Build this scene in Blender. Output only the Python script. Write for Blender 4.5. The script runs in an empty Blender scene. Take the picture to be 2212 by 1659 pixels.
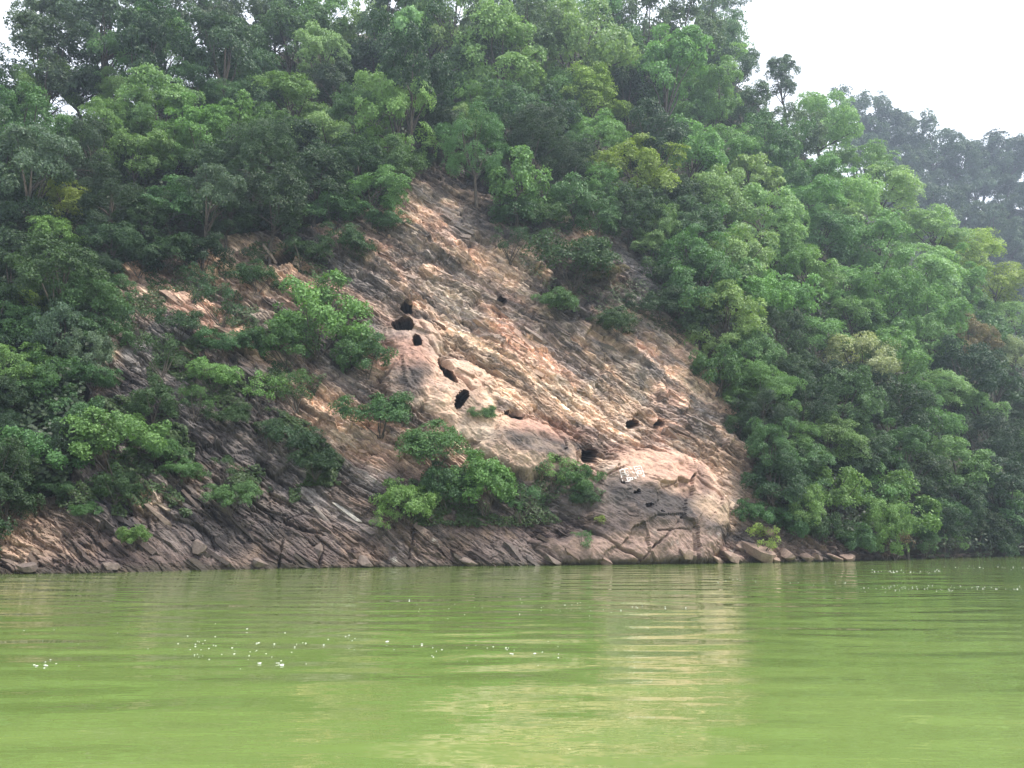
import bpy, math, random
import numpy as np
from mathutils import Vector, Matrix, Quaternion, Euler

# ------------------------------------------------------------------ camera, sky, sun, exposure
SC = bpy.context.scene
COL = SC.collection
CAM_H = 1.6
PITCH = math.radians(11.27)
FPX = 773.0
cam_d = bpy.data.cameras.new('camera')
cam = bpy.data.objects.new('camera', cam_d); COL.objects.link(cam)
cam_d.sensor_fit = 'HORIZONTAL'; cam_d.sensor_width = 36.0
cam_d.lens = 36.0 * FPX / 1024.0
cam_d.clip_start = 0.1; cam_d.clip_end = 3000
cam.location = (0, 0, CAM_H)
cam.rotation_euler = (math.pi / 2 + PITCH, 0, 0)
SC.camera = cam

SUN_DIR = Vector((0.50, -0.18, 0.85)).normalized()
w = bpy.data.worlds.new('World'); SC.world = w; w.use_nodes = True
nt = w.node_tree; nt.nodes.clear()
out = nt.nodes.new('ShaderNodeOutputWorld'); bg = nt.nodes.new('ShaderNodeBackground')
sky = nt.nodes.new('ShaderNodeTexSky'); sky.sky_type = 'NISHITA'; sky.sun_disc = False
sky.sun_elevation = math.asin(SUN_DIR.z); sky.sun_rotation = math.atan2(SUN_DIR.x, SUN_DIR.y)
sky.air_density = 1.0; sky.dust_density = 4.0; sky.ozone_density = 1.0
mx = nt.nodes.new('ShaderNodeMix'); mx.data_type = 'RGBA'; mx.inputs['Factor'].default_value = 0.82
mx.inputs['B'].default_value = (4.5, 4.6, 4.85, 1)          # even bright overcast veil over the blue
nt.links.new(sky.outputs[0], mx.inputs['A']); nt.links.new(mx.outputs['Result'], bg.inputs['Color'])
bg.inputs['Strength'].default_value = 0.1
nt.links.new(bg.outputs[0], out.inputs['Surface'])

sun_d = bpy.data.lights.new('sun', 'SUN'); sun_d.energy = 1.5; sun_d.angle = math.radians(11); sun_d.color = (1.0, 0.95, 0.86)
sun = bpy.data.objects.new('sun', sun_d); COL.objects.link(sun)
sun.rotation_euler = SUN_DIR.to_track_quat('Z', 'Y').to_euler(); sun.location = (60, -20, 150)

SC.view_settings.view_transform = 'Standard'; SC.view_settings.look = 'None'
SC.view_settings.exposure = 2.15; SC.view_settings.gamma = 1.0; SC.view_settings.use_curve_mapping = False
SC.render.engine = 'CYCLES'
cy = SC.cycles
cy.max_bounces = 6; cy.diffuse_bounces = 3; cy.glossy_bounces = 2; cy.transmission_bounces = 3; cy.volume_bounces = 0
cy.transparent_max_bounces = 4; cy.use_denoising = True
cy.volume_step_rate = 4

# ------------------------------------------------------------------ helpers
rng = np.random.default_rng(7)
random.seed(7)
D2 = 1024.0 / 2212.0            # notes of positions were taken on a 2212 px wide print

def ray_dirs(u, v):
    u = np.asarray(u, float); v = np.asarray(v, float)
    xc = (u - 512.0) / FPX; yc = (384.0 - v) / FPX
    return xc, math.cos(PITCH) - yc * math.sin(PITCH), math.sin(PITCH) + yc * math.cos(PITCH)

def project(P):
    P = np.asarray(P, float)
    y = P[..., 1]; z = P[..., 2] - CAM_H
    dep = y * math.cos(PITCH) + z * math.sin(PITCH)
    up = -y * math.sin(PITCH) + z * math.cos(PITCH)
    return 512 + FPX * P[..., 0] / dep, 384 - FPX * up / dep, dep

def hash3(i, j, k):
    i = i.astype(np.int64); j = j.astype(np.int64); k = k.astype(np.int64)
    h = (i * 374761393 + j * 668265263 + k * 2147483647 + 1442695041) & 0xFFFFFFFF
    h = ((h ^ (h >> 13)) * 1274126177) & 0xFFFFFFFF
    h = ((h ^ (h >> 16)) * 2246822519) & 0xFFFFFFFF
    h = h ^ (h >> 15)
    return (h & 0xFFFFFF) / float(0xFFFFFF)

def vnoise(P, seed=0):
    P = np.asarray(P, float); I = np.floor(P); Fr = P - I; Fr = Fr * Fr * (3 - 2 * Fr)
    I = I.astype(np.int64); r = 0
    for dx in (0, 1):
        wx = Fr[..., 0] if dx else 1 - Fr[..., 0]
        for dy in (0, 1):
            wy = Fr[..., 1] if dy else 1 - Fr[..., 1]
            for dz in (0, 1):
                wz = Fr[..., 2] if dz else 1 - Fr[..., 2]
                r = r + wx * wy * wz * hash3(I[..., 0] + dx + seed * 131, I[..., 1] + dy, I[..., 2] + dz + seed * 17)
    return r * 2 - 1

def fbm(P, octv=4, seed=0):
    a, r, s = 0.5, 0, 1.0
    for o in range(octv):
        r = r + a * vnoise(P * s, seed + o * 7); a *= 0.5; s *= 2.03
    return r

def sstep(a, b, x):
    t = np.clip((x - a) / (b - a), 0, 1); return t * t * (3 - 2 * t)

def in_poly(u, v, poly):
    inside = np.zeros(np.shape(u), bool); n = len(poly)
    for i in range(n):
        x1, y1 = poly[i]; x2, y2 = poly[(i + 1) % n]
        if y1 == y2: continue
        c = ((y1 > v) != (y2 > v)) & (u < (x2 - x1) * (v - y1) / (y2 - y1) + x1)
        inside ^= c
    return inside

def poly_dist(u, v, poly, closed=True):
    d = np.full(np.shape(u), 1e9); n = len(poly)
    for i in range(n if closed else n - 1):
        x1, y1 = poly[i]; x2, y2 = poly[(i + 1) % n]
        dx, dy = x2 - x1, y2 - y1; L = dx * dx + dy * dy + 1e-9
        t = np.clip(((u - x1) * dx + (v - y1) * dy) / L, 0, 1)
        d = np.minimum(d, np.hypot(u - x1 - t * dx, v - y1 - t * dy))
    return d

def disp(pts): return [(x * D2, y * D2) for x, y in pts]

def mesh_np(name, V, Fc, mat=None, smooth=False, col=None, flt=None, vec=None):
    V = np.asarray(V, np.float32); Fc = np.asarray(Fc, np.int32); k = Fc.shape[1]
    me = bpy.data.meshes.new(name)
    me.vertices.add(len(V)); me.vertices.foreach_set('co', V.ravel())
    me.loops.add(Fc.size); me.loops.foreach_set('vertex_index', Fc.ravel())
    me.polygons.add(len(Fc))
    me.polygons.foreach_set('loop_start', np.arange(0, Fc.size, k, dtype=np.int32))
    me.update(calc_edges=True)
    me.polygons.foreach_set('use_smooth', np.full(len(Fc), smooth, bool))
    if col is not None:
        a = me.color_attributes.new('tint', 'FLOAT_COLOR', 'POINT')
        c4 = np.ones((len(V), 4), np.float32); c4[:, :3] = col; a.data.foreach_set('color', c4.ravel())
    if flt is not None:
        a = me.attributes.new('tone', 'FLOAT', 'POINT'); a.data.foreach_set('value', np.asarray(flt, np.float32))
    if vec is not None:
        a = me.attributes.new('bed', 'FLOAT_VECTOR', 'POINT'); a.data.foreach_set('vector', np.asarray(vec, np.float32).ravel())
    if mat: me.materials.append(mat)
    return me

def link(name, me, parent=None, **props):
    o = bpy.data.objects.new(name, me); COL.objects.link(o)
    if parent is not None: o.parent = parent
    for k, v in props.items(): o[k] = v
    return o

def tube(points, radii, sides=6):
    pts = [Vector(p) for p in points]; V = []; Fc = []
    for i, p in enumerate(pts):
        d = (pts[min(i + 1, len(pts) - 1)] - pts[max(i - 1, 0)]).normalized()
        a = d.orthogonal().normalized(); b = d.cross(a)
        for k in range(sides):
            t = 2 * math.pi * k / sides
            V.append(tuple(p + (a * math.cos(t) + b * math.sin(t)) * radii[i]))
    for i in range(len(pts) - 1):
        for k in range(sides):
            k2 = (k + 1) % sides
            Fc.append((i * sides + k, i * sides + k2, (i + 1) * sides + k2, (i + 1) * sides + k))
    return V, Fc

def joinq(parts):
    V = []; Fc = []
    for v, f in parts:
        b = len(V); V += v; Fc += [tuple(i + b for i in q) for q in f]
    return V, Fc

# ------------------------------------------------------------------ materials
def new_mat(name):
    m = bpy.data.materials.new(name); m.use_nodes = True
    t = m.node_tree; t.nodes.clear()
    o = t.nodes.new('ShaderNodeOutputMaterial')
    return m, t, o

def N(t, kind, **kw):
    n = t.nodes.new(kind)
    for k, v in kw.items(): setattr(n, k, v)
    return n

def mixc(t, a, b, fac, mode='MIX'):
    n = N(t, 'ShaderNodeMix', data_type='RGBA', blend_type=mode)
    for s, x in (('A', a), ('B', b), ('Factor', fac)):
        if hasattr(x, 'is_output'): t.links.new(x, n.inputs[s])
        else: n.inputs[s].default_value = (x if s == 'Factor' else (*x, 1))
    return n.outputs['Result']

def noise(t, scale, detail=4, rough=0.6, vec=None):
    n = N(t, 'ShaderNodeTexNoise'); n.inputs['Scale'].default_value = scale
    n.inputs['Detail'].default_value = detail; n.inputs['Roughness'].default_value = rough
    if vec is not None: t.links.new(vec, n.inputs['Vector'])
    return n.outputs['Fac']

def ramp(t, x, p0, p1, c0=(0, 0, 0), c1=(1, 1, 1)):
    r = N(t, 'ShaderNodeValToRGB'); e = r.color_ramp.elements
    e[0].position = p0; e[1].position = p1; e[0].color = (*c0, 1); e[1].color = (*c1, 1)
    t.links.new(x, r.inputs[0]); return r.outputs[0]

def rock_material(name, source):
    m, t, o = new_mat(name)
    b = N(t, 'ShaderNodeBsdfPrincipled'); b.inputs['Roughness'].default_value = 0.85
    b.inputs['Specular IOR Level'].default_value = 0.25
    geo = N(t, 'ShaderNodeNewGeometry'); pos = geo.outputs['Position']
    if source == 'attr':
        a = N(t, 'ShaderNodeAttribute', attribute_name='tint'); base = a.outputs['Color']
    else:
        a = N(t, 'ShaderNodeObjectInfo'); base = a.outputs['Color']
    n1 = noise(t, 7.0, 6, 0.7, pos); n2 = noise(t, 1.3, 4, 0.6, pos)
    c = mixc(t, base, ramp(t, n1, 0.25, 0.75, (0.52, 0.5, 0.5), (1.3, 1.28, 1.25)), 0.85, 'MULTIPLY')
    c = mixc(t, c, ramp(t, n2, 0.3, 0.7, (0.75, 0.74, 0.76), (1.2, 1.18, 1.12)), 0.7, 'MULTIPLY')
    hgt = noise(t, 9.0, 6, 0.65, pos)
    if source == 'attr':
        bd = N(t, 'ShaderNodeAttribute', attribute_name='bed')
        mp = N(t, 'ShaderNodeMapping'); mp.inputs['Scale'].default_value = (1.1, 11.0, 0.0); t.links.new(bd.outputs['Vector'], mp.inputs['Vector'])
        lam = noise(t, 1.0, 5, 0.7, mp.outputs[0])
        sp = N(t, 'ShaderNodeSeparateXYZ'); t.links.new(bd.outputs['Vector'], sp.inputs[0])
        inv = N(t, 'ShaderNodeMath', operation='MULTIPLY_ADD'); t.links.new(sp.outputs['Z'], inv.inputs[0]); inv.inputs[1].default_value = -0.85; inv.inputs[2].default_value = 0.95
        c = mixc(t, c, mixc(t, c, ramp(t, lam, 0.33, 0.60, (0.40, 0.38, 0.38), (1.32, 1.3, 1.28)), 1.0, 'MULTIPLY'), inv.outputs[0])
        md = N(t, 'ShaderNodeMath', operation='MULTIPLY'); t.links.new(lam, md.inputs[0]); t.links.new(inv.outputs[0], md.inputs[1])
        ad = N(t, 'ShaderNodeMath', operation='MULTIPLY_ADD'); t.links.new(md.outputs[0], ad.inputs[0]); ad.inputs[1].default_value = 1.6; t.links.new(hgt, ad.inputs[2]); hgt = ad.outputs[0]
    t.links.new(c, b.inputs['Base Color'])
    bp = N(t, 'ShaderNodeBump'); bp.inputs['Strength'].default_value = 0.8; bp.inputs['Distance'].default_value = 0.07
    t.links.new(hgt, bp.inputs['Height']); t.links.new(bp.outputs[0], b.inputs['Normal'])
    t.links.new(b.outputs[0], o.inputs['Surface'])
    return m

def leaf_material(name, transl=0.28):
    m, t, o = new_mat(name)
    oi = N(t, 'ShaderNodeObjectInfo'); at = N(t, 'ShaderNodeAttribute', attribute_name='tone')
    var = ramp(t, at.outputs['Fac'], 0.0, 1.0, (0.62, 0.66, 0.7), (1.4, 1.32, 1.15))
    c = mixc(t, oi.outputs['Color'], var, 1.0, 'MULTIPLY')
    b = N(t, 'ShaderNodeBsdfPrincipled'); b.inputs['Roughness'].default_value = 0.5
    b.inputs['Specular IOR Level'].default_value = 0.35
    tr = N(t, 'ShaderNodeBsdfTranslucent'); ms = N(t, 'ShaderNodeMixShader'); ms.inputs[0].default_value = transl
    t.links.new(c, b.inputs['Base Color']); t.links.new(mixc(t, c, (1.2, 1.25, 0.6), 1.0, 'MULTIPLY'), tr.inputs['Color'])
    t.links.new(b.outputs[0], ms.inputs[1]); t.links.new(tr.outputs[0], ms.inputs[2])
    t.links.new(ms.outputs[0], o.inputs['Surface'])
    return m

def plain_material(name, c0, c1, scale, rough=0.9, bump=0.0):
    m, t, o = new_mat(name)
    b = N(t, 'ShaderNodeBsdfPrincipled'); b.inputs['Roughness'].default_value = rough
    b.inputs['Specular IOR Level'].default_value = 0.25
    geo = N(t, 'ShaderNodeNewGeometry'); n = noise(t, scale, 5, 0.65, geo.outputs['Position'])
    t.links.new(ramp(t, n, 0.3, 0.7, c0, c1), b.inputs['Base Color'])
    if bump:
        bp = N(t, 'ShaderNodeBump'); bp.inputs['Strength'].default_value = 0.6; bp.inputs['Distance'].default_value = bump
        t.links.new(n, bp.inputs['Height']); t.links.new(bp.outputs[0], b.inputs['Normal'])
    t.links.new(b.outputs[0], o.inputs['Surface'])
    return m

M_ROCK = rock_material('layered_rock', 'attr')
M_BLOCK = rock_material('rock_block', 'object')
M_LEAF = leaf_material('leaf')
M_BARK = plain_material('bark', (0.045, 0.036, 0.03), (0.11, 0.095, 0.08), 6.0, bump=0.02)
M_SOIL = plain_material('forest_soil', (0.02, 0.02, 0.012), (0.055, 0.05, 0.03), 1.5, bump=0.1)
M_PAINT = plain_material('white_paint', (0.45, 0.37, 0.33), (0.72, 0.68, 0.65), 9.0)
M_PAINT_FADED = plain_material('faded_paint', (0.40, 0.28, 0.23), (0.54, 0.42, 0.37), 6.0)
M_FOAM = plain_material('foam', (0.5, 0.52, 0.46), (0.72, 0.74, 0.70), 20.0, rough=0.6)

def water_material():
    m, t, o = new_mat('green_water')
    b = N(t, 'ShaderNodeBsdfPrincipled')
    b.inputs['Roughness'].default_value = 0.02; b.inputs['IOR'].default_value = 1.58
    geo = N(t, 'ShaderNodeNewGeometry'); pos = geo.outputs['Position']
    def mapped(sx, sy, ang):
        mp = N(t, 'ShaderNodeMapping'); mp.inputs['Scale'].default_value = (sx, sy, 1); mp.inputs['Rotation'].default_value = (0, 0, ang)
        t.links.new(pos, mp.inputs['Vector']); return mp.outputs[0]
    c = ramp(t, noise(t, 1.0, 3, 0.5, mapped(0.10, 0.2, 0.2)), 0.3, 0.7, (0.122, 0.182, 0.046), (0.156, 0.215, 0.062))
    t.links.new(c, b.inputs['Base Color'])
    h = None
    for sx, sy, ang, det, amp in ((0.55, 1.5, 0.12, 0.0, 0.034), (0.28, 0.62, -0.25, 0.5, 0.060), (1.8, 4.2, 0.05, 2.0, 0.0055)):
        n = noise(t, 1.0, det, 0.45, mapped(sx, sy, ang))
        mm = N(t, 'ShaderNodeMath', operation='MULTIPLY'); t.links.new(n, mm.inputs[0]); mm.inputs[1].default_value = amp
        if h is None: h = mm.outputs[0]
        else:
            ad = N(t, 'ShaderNodeMath', operation='ADD'); t.links.new(h, ad.inputs[0]); t.links.new(mm.outputs[0], ad.inputs[1]); h = ad.outputs[0]
    bp = N(t, 'ShaderNodeBump'); bp.inputs['Strength'].default_value = 1.0; bp.inputs['Distance'].default_value = 1.0
    t.links.new(h, bp.inputs['Height']); t.links.new(bp.outputs[0], b.inputs['Normal'])
    t.links.new(b.outputs[0], o.inputs['Surface'])
    return m
M_WATER = water_material()

# ------------------------------------------------------------------ the hill: shore, cliff and slope as one profile per bearing
U_KEY = np.array([-400, -200, 0, 100, 200, 300, 417, 520, 600, 680, 731, 787, 833, 870, 907, 944, 986, 1024, 1150, 1400])
SH_V = np.interp(U_KEY, [-400, 0, 110, 320, 500, 740, 850, 1024, 1150, 1400], [582, 574, 573, 568, 566, 563, 561, 556, 554, 552])
CL_S = np.interp(U_KEY, [-400, 0, 200, 417, 600, 740, 830, 950, 1400], [55, 58, 61, 63, 62, 60, 50, 45, 45])
CL_H = np.interp(U_KEY, [-400, 0, 200, 417, 560, 680, 760, 850, 1400], [14, 18, 24, 31, 27, 18, 8, 2, 2])
FO_S = np.interp(U_KEY, [-400, 0, 200, 417, 600, 740, 870, 960, 1024, 1400], [48, 50, 50, 48, 49, 50, 46, 42, 40, 36])
CR_V = np.interp(U_KEY, [-400, 0, 100, 200, 300, 420, 600, 680, 731, 787, 833, 870, 907, 944, 986, 1024, 1150, 1400],
                 [150, 132, 122, 84, 48, 24, 20, 42, 78, 145, 172, 232, 272, 290, 325, 375, 430, 470])
VT0, VT1 = -90, 620
UT = np.arange(-400, 1401, 4); VT = np.arange(VT0, VT1 + 1)
YT = np.zeros((len(UT), len(VT))); CREST_Y = np.zeros(len(UT)); CREST_Z = np.zeros(len(UT)); CREST_V = np.interp(UT, U_KEY, CR_V); SHORE_V = np.interp(UT, U_KEY, SH_V)
for i, uu in enumerate(UT):
    _, yd, zd = ray_dirs(uu, np.interp(uu, U_KEY, SH_V))
    y0 = -CAM_H * yd / zd
    s1 = math.tan(math.radians(np.interp(uu, U_KEY, CL_S))); hh = np.interp(uu, U_KEY, CL_H)
    s2 = math.tan(math.radians(np.interp(uu, U_KEY, FO_S)))
    Y = np.linspace(y0 - 3.5, y0 + 170, 2200); d = Y - y0
    knee = hh / s1; z = np.where(d < 0, d * 1.0, np.where(d < knee, d * s1, hh + (d - knee) * s2))
    kern = np.ones(41) / 41; zs = np.convolve(np.pad(z, 20, mode='edge'), kern, 'valid'); z = np.where(d > 2.5, zs, z)
    e = (z - CAM_H) / Y
    _, yv, zv = ray_dirs(uu, VT); ev = zv / yv
    _, yc, zc = ray_dirs(uu, CREST_V[i]); ec = zc / yc
    e = np.maximum.accumulate(e)
    YT[i] = np.interp(np.minimum(ev, ec), e, Y)
    CREST_Y[i] = np.interp(ec, e, Y); CREST_Z[i] = np.interp(ec, e, z)
for _ in range(6):      # soften the bearing-to-bearing changes
    YT[1:-1] = 0.25 * YT[:-2] + 0.5 * YT[1:-1] + 0.25 * YT[2:]

def bilin(T, u, v):
    fu = np.clip((np.asarray(u, float) - UT[0]) / 4.0, 0, len(UT) - 1.001); fv = np.clip(np.asarray(v, float) - VT0, 0, len(VT) - 1.001)
    i = fu.astype(int); j = fv.astype(int); a = fu - i; b = fv - j
    return (1 - a) * (1 - b) * T[i, j] + a * (1 - b) * T[i + 1, j] + (1 - a) * b * T[i, j + 1] + a * b * T[i + 1, j + 1]

def base(u, v):
    Y = bilin(YT, u, v); xc, yd, zd = ray_dirs(u, v)
    return np.stack([xc / yd * Y, Y, CAM_H + zd / yd * Y], -1)

OUT = np.array([0.34, -0.85, 0.40]); OUT /= np.linalg.norm(OUT)       # the way the cliff faces

ROCK = disp([(-260, 1075), (0, 1050), (120, 1040), (180, 900), (150, 730), (240, 540), (400, 490), (640, 470), (820, 400), (850, 335), (1010, 330), (1080, 410),
             (1250, 440), (1370, 480), (1500, 590), (1540, 760), (1650, 850), (1665, 1060), (1760, 1110), (1900, 1170), (2260, 1180),
             (2260, 1222), (1900, 1234), (1600, 1240), (1080, 1246), (640, 1254), (0, 1270), (-260, 1280)])

# hillside sheet with a falling back behind its crest
uu = np.arange(-400, 1401, 8); rows = []
vv = np.linspace(0, 1, 90)
cv = np.interp(uu, UT, CREST_V); sv = np.interp(uu, UT, SHORE_V) + 6
for k in vv: rows.append(base(uu, sv + (cv - sv) * k))
G = np.stack(rows)                                                   # (90, nu, 3)
GU = np.tile(uu, (90, 1)); GV = sv[None] + (cv - sv)[None] * vv[:, None]
push = np.where(in_poly(GU, GV, ROCK), sstep(2, 14, poly_dist(GU, GV, ROCK)), 0) * 2.4
G = G - OUT * push[..., None]
G = G + (fbm(G * 0.16, 3, 3) * 1.2 * (1 - np.clip(push, 0, 1)))[..., None] * OUT
back = []
ccy = G[-1]; dirv = np.stack([ccy[:, 0], ccy[:, 1], 0 * ccy[:, 1]], -1); dirv /= np.linalg.norm(dirv, axis=1)[:, None]
for dist, fall in ((4, 0.0), (10, -2), (25, -10), (50, -24), (90, -40)):
    p = ccy + dirv * dist; p[:, 2] = np.maximum(p[:, 2] + fall, -3); back.append(p)
G = np.concatenate([G, np.stack(back)])
nr, nc = G.shape[:2]; idx = np.arange(nr * nc).reshape(nr, nc)
Fq = np.stack([idx[:-1, :-1], idx[:-1, 1:], idx[1:, 1:], idx[1:, :-1]], -1).reshape(-1, 4)
pf = np.zeros(G.shape[:2]); pf[:90] = push; pq = np.minimum.reduce([pf[:-1, :-1], pf[:-1, 1:], pf[1:, 1:], pf[1:, :-1]]).reshape(-1)
Fq = Fq[pq < 2.35]
link('hillside', mesh_np('hillside', G.reshape(-1, 3), Fq, M_SOIL, True), kind='structure')

# the farther ridge behind it
FU = np.arange(700, 1500, 10)
FCV = np.interp(FU, [700, 760, 833, 880, 945, 965, 1000, 1050, 1150, 1500], [130, 160, 173, 188, 215, 222, 206, 215, 260, 340])
FCY = np.interp(FU, [700, 833, 1024, 1500], [205, 205, 215, 260])
def far_base(u, v):
    k = np.clip((560 - v) / (560 - np.interp(u, FU, FCV)), 0, 1)
    Y = np.interp(u, FU, FCY) - 65 * (1 - k); xc, yd, zd = ray_dirs(u, v)
    return np.stack([xc / yd * Y, Y, CAM_H + zd / yd * Y], -1)
rows = [far_base(FU, 575 + (FCV - 575) * k) for k in np.linspace(0, 1, 40)]
c = rows[-1]
for dist, fall in ((10, -2), (40, -14), (90, -50)):
    p = c.copy(); p[:, 1] += dist; p[:, 2] = np.maximum(p[:, 2] + fall, -3); rows.append(p)
G2 = np.stack(rows); nr, nc = G2.shape[:2]; idx = np.arange(nr * nc).reshape(nr, nc)
Fq = np.stack([idx[:-1, :-1], idx[:-1, 1:], idx[1:, 1:], idx[1:, :-1]], -1).reshape(-1, 4)
link('far_hill', mesh_np('far_hill', G2.reshape(-1, 3), Fq, M_SOIL, True), kind='structure')

# water
V = [(-400, -150, 0), (420, -150, 0), (420, 400, 0), (-400, 400, 0)]
link('lake_water', mesh_np('lake_water', V, [(0, 1, 2, 3)], M_WATER), kind='structure')
V = [(-400, -150, -4), (420, -150, -4), (420, 400, -4), (-400, 400, -4)]
link('lake_bed', mesh_np('lake_bed', V, [(0, 1, 2, 3)], M_SOIL), kind='structure')

# ------------------------------------------------------------------ the cliff of tilted strata
AX_R = np.array([0.92, 0.39, 0.0]); BED = math.radians(42)

def bedding(P):
    a = P @ AX_R; b = P[..., 2] / math.sin(math.radians(62))
    wv = -0.2 * np.minimum(a + 5, 0) + fbm(P * 0.09, 3, 21) * 0.9 + fbm(P * 0.5, 3, 22) * 0.20 + vnoise(P * 2.6, 25) * 0.035
    ang = BED + fbm(P * 0.035, 2, 23) * 0.22
    t = a * math.sin(BED) + b * math.cos(BED) + wv
    s = a * math.cos(BED) - b * math.sin(BED) + fbm(P * 0.3, 2, 24) * 0.6
    return s, t

def cells(s, t, th, ln, seed):
    i = np.floor(t / th); ft = t / th - i
    off = hash3(i, i * 0 + seed, i * 0) * 50
    ln_i = ln * (0.5 + 1.2 * hash3(i, i * 0 + seed, i * 0 + 5))
    q = s / ln_i + off; j = np.floor(q); fs = q - j
    h = hash3(i, j, i * 0 + seed * 3); h2 = hash3(i, j, i * 0 + seed * 3 + 1)
    return h, h2, ft, fs, i

def plates(a, b, seed):
    i = np.floor(a); j = np.floor(b); f1 = np.full(a.shape, 9.0); f2 = np.full(a.shape, 9.0)
    h = np.zeros_like(a); h2 = np.zeros_like(a); rx = np.zeros_like(a); ry = np.zeros_like(a)
    for di in (-1, 0, 1):
        for dj in (-1, 0, 1):
            ci, cj = i + di, j + dj; k0 = ci * 0 + seed
            px = ci + 0.1 + 0.8 * hash3(ci, cj, k0); py = cj + 0.1 + 0.8 * hash3(ci, cj, k0 + 1)
            dx, dy = a - px, b - py; dd = np.abs(dx) * 0.55 + np.hypot(dx, dy) * 0.6
            m1 = dd < f1; f2 = np.where(m1, f1, np.minimum(f2, dd)); f1 = np.where(m1, dd, f1)
            h = np.where(m1, hash3(ci, cj, k0 + 2), h); h2 = np.where(m1, hash3(ci, cj, k0 + 3), h2); rx = np.where(m1, dx, rx); ry = np.where(m1, dy, ry)
    return h, h2, f2 - f1, rx, ry

#  massive smooth lobes: centre x, y, radius x, y, turn in degrees, bulge in metres
LOBES = [(895, 800, 62, 92, 20, 0.9), (985, 850, 95, 75, 25, 0.8), (1130, 965, 130, 62, 12, 1.0), (900, 735, 70, 50, 30, 0.5),
         (1420, 1105, 165, 135, 25, 1.5), (1350, 1185, 190, 50, 0, 0.9), (1255, 1080, 45, 45, 0, 0.4), (1030, 920, 75, 40, 10, 0.5)]
#  openings: centre x, y, radius x, y, turn, depth
HOLES = [(880, 661, 13, 12, 30, 2.6), (868, 703, 21, 15, 25, 3.4), (897, 746, 9, 13, -10, 1.8), (962, 812, 33, 10, 58, 2.6), (990, 877, 10, 22, 28, 3.2),
         (1106, 903, 20, 9, 15, 2.0), (1268, 990, 17, 18, 0, 2.6), (1371, 912, 17, 11, -35, 2.2), (1428, 911, 8, 6, 0, 1.4), (640, 649, 6, 9, 0, 1.5),
         (1328, 1063, 5, 4, 30, 0.6), (1356, 1083, 8, 4, -35, 0.5), (1381, 1114, 10, 6, -20, 0.25), (1409, 1127, 3, 3, 0, 0.3), (1088, 682, 12, 7, 20, 0.8), (1090, 640, 14, 8, 20, 0.7), (602, 560, 50, 12, -25, 1.5), (1190, 1004, 12, 5, 0, 0.8)]
CRACKS = [([(1060, 940), (1075, 910), (1108, 893), (1150, 915), (1200, 930), (1240, 965)], 4.0, 0.8), ([(1455, 1135), (1410, 1185), (1380, 1215)], 2.5, 0.5),
          ([(1210, 1110), (1260, 1150), (1330, 1195), (1375, 1215)], 4, 0.5), ([(1490, 1050), (1540, 1085), (1590, 1110)], 5, 0.8), ([(1390, 1050), (1410, 1075), (1450, 1055)], 2, 0.3),
          ([(1300, 1040), (1330, 1030), (1345, 1020)], 3, 0.5), ([(1400, 1165), (1470, 1160)], 2.5, 0.4), ([(1500, 1120), (1480, 1160), (1495, 1215)], 5, 0.5),
          ([(780, 870), (830, 820), (865, 780)], 3, 0.4), ([(700, 1150), (690, 1230)], 5, 0.7), ([(900, 1130), (880, 1225)], 3, 0.4), ([(1080, 1130), (1060, 1225)], 3, 0.35),
          ([(690, 1090), (620, 1120), (600, 1230)], 3.5, 0.4), ([(540, 1080), (640, 1140), (700, 1150)], 7, 0.9), ([(770, 590), (880, 660), (950, 780), (1010, 850)], 6, 0.7)]

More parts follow.
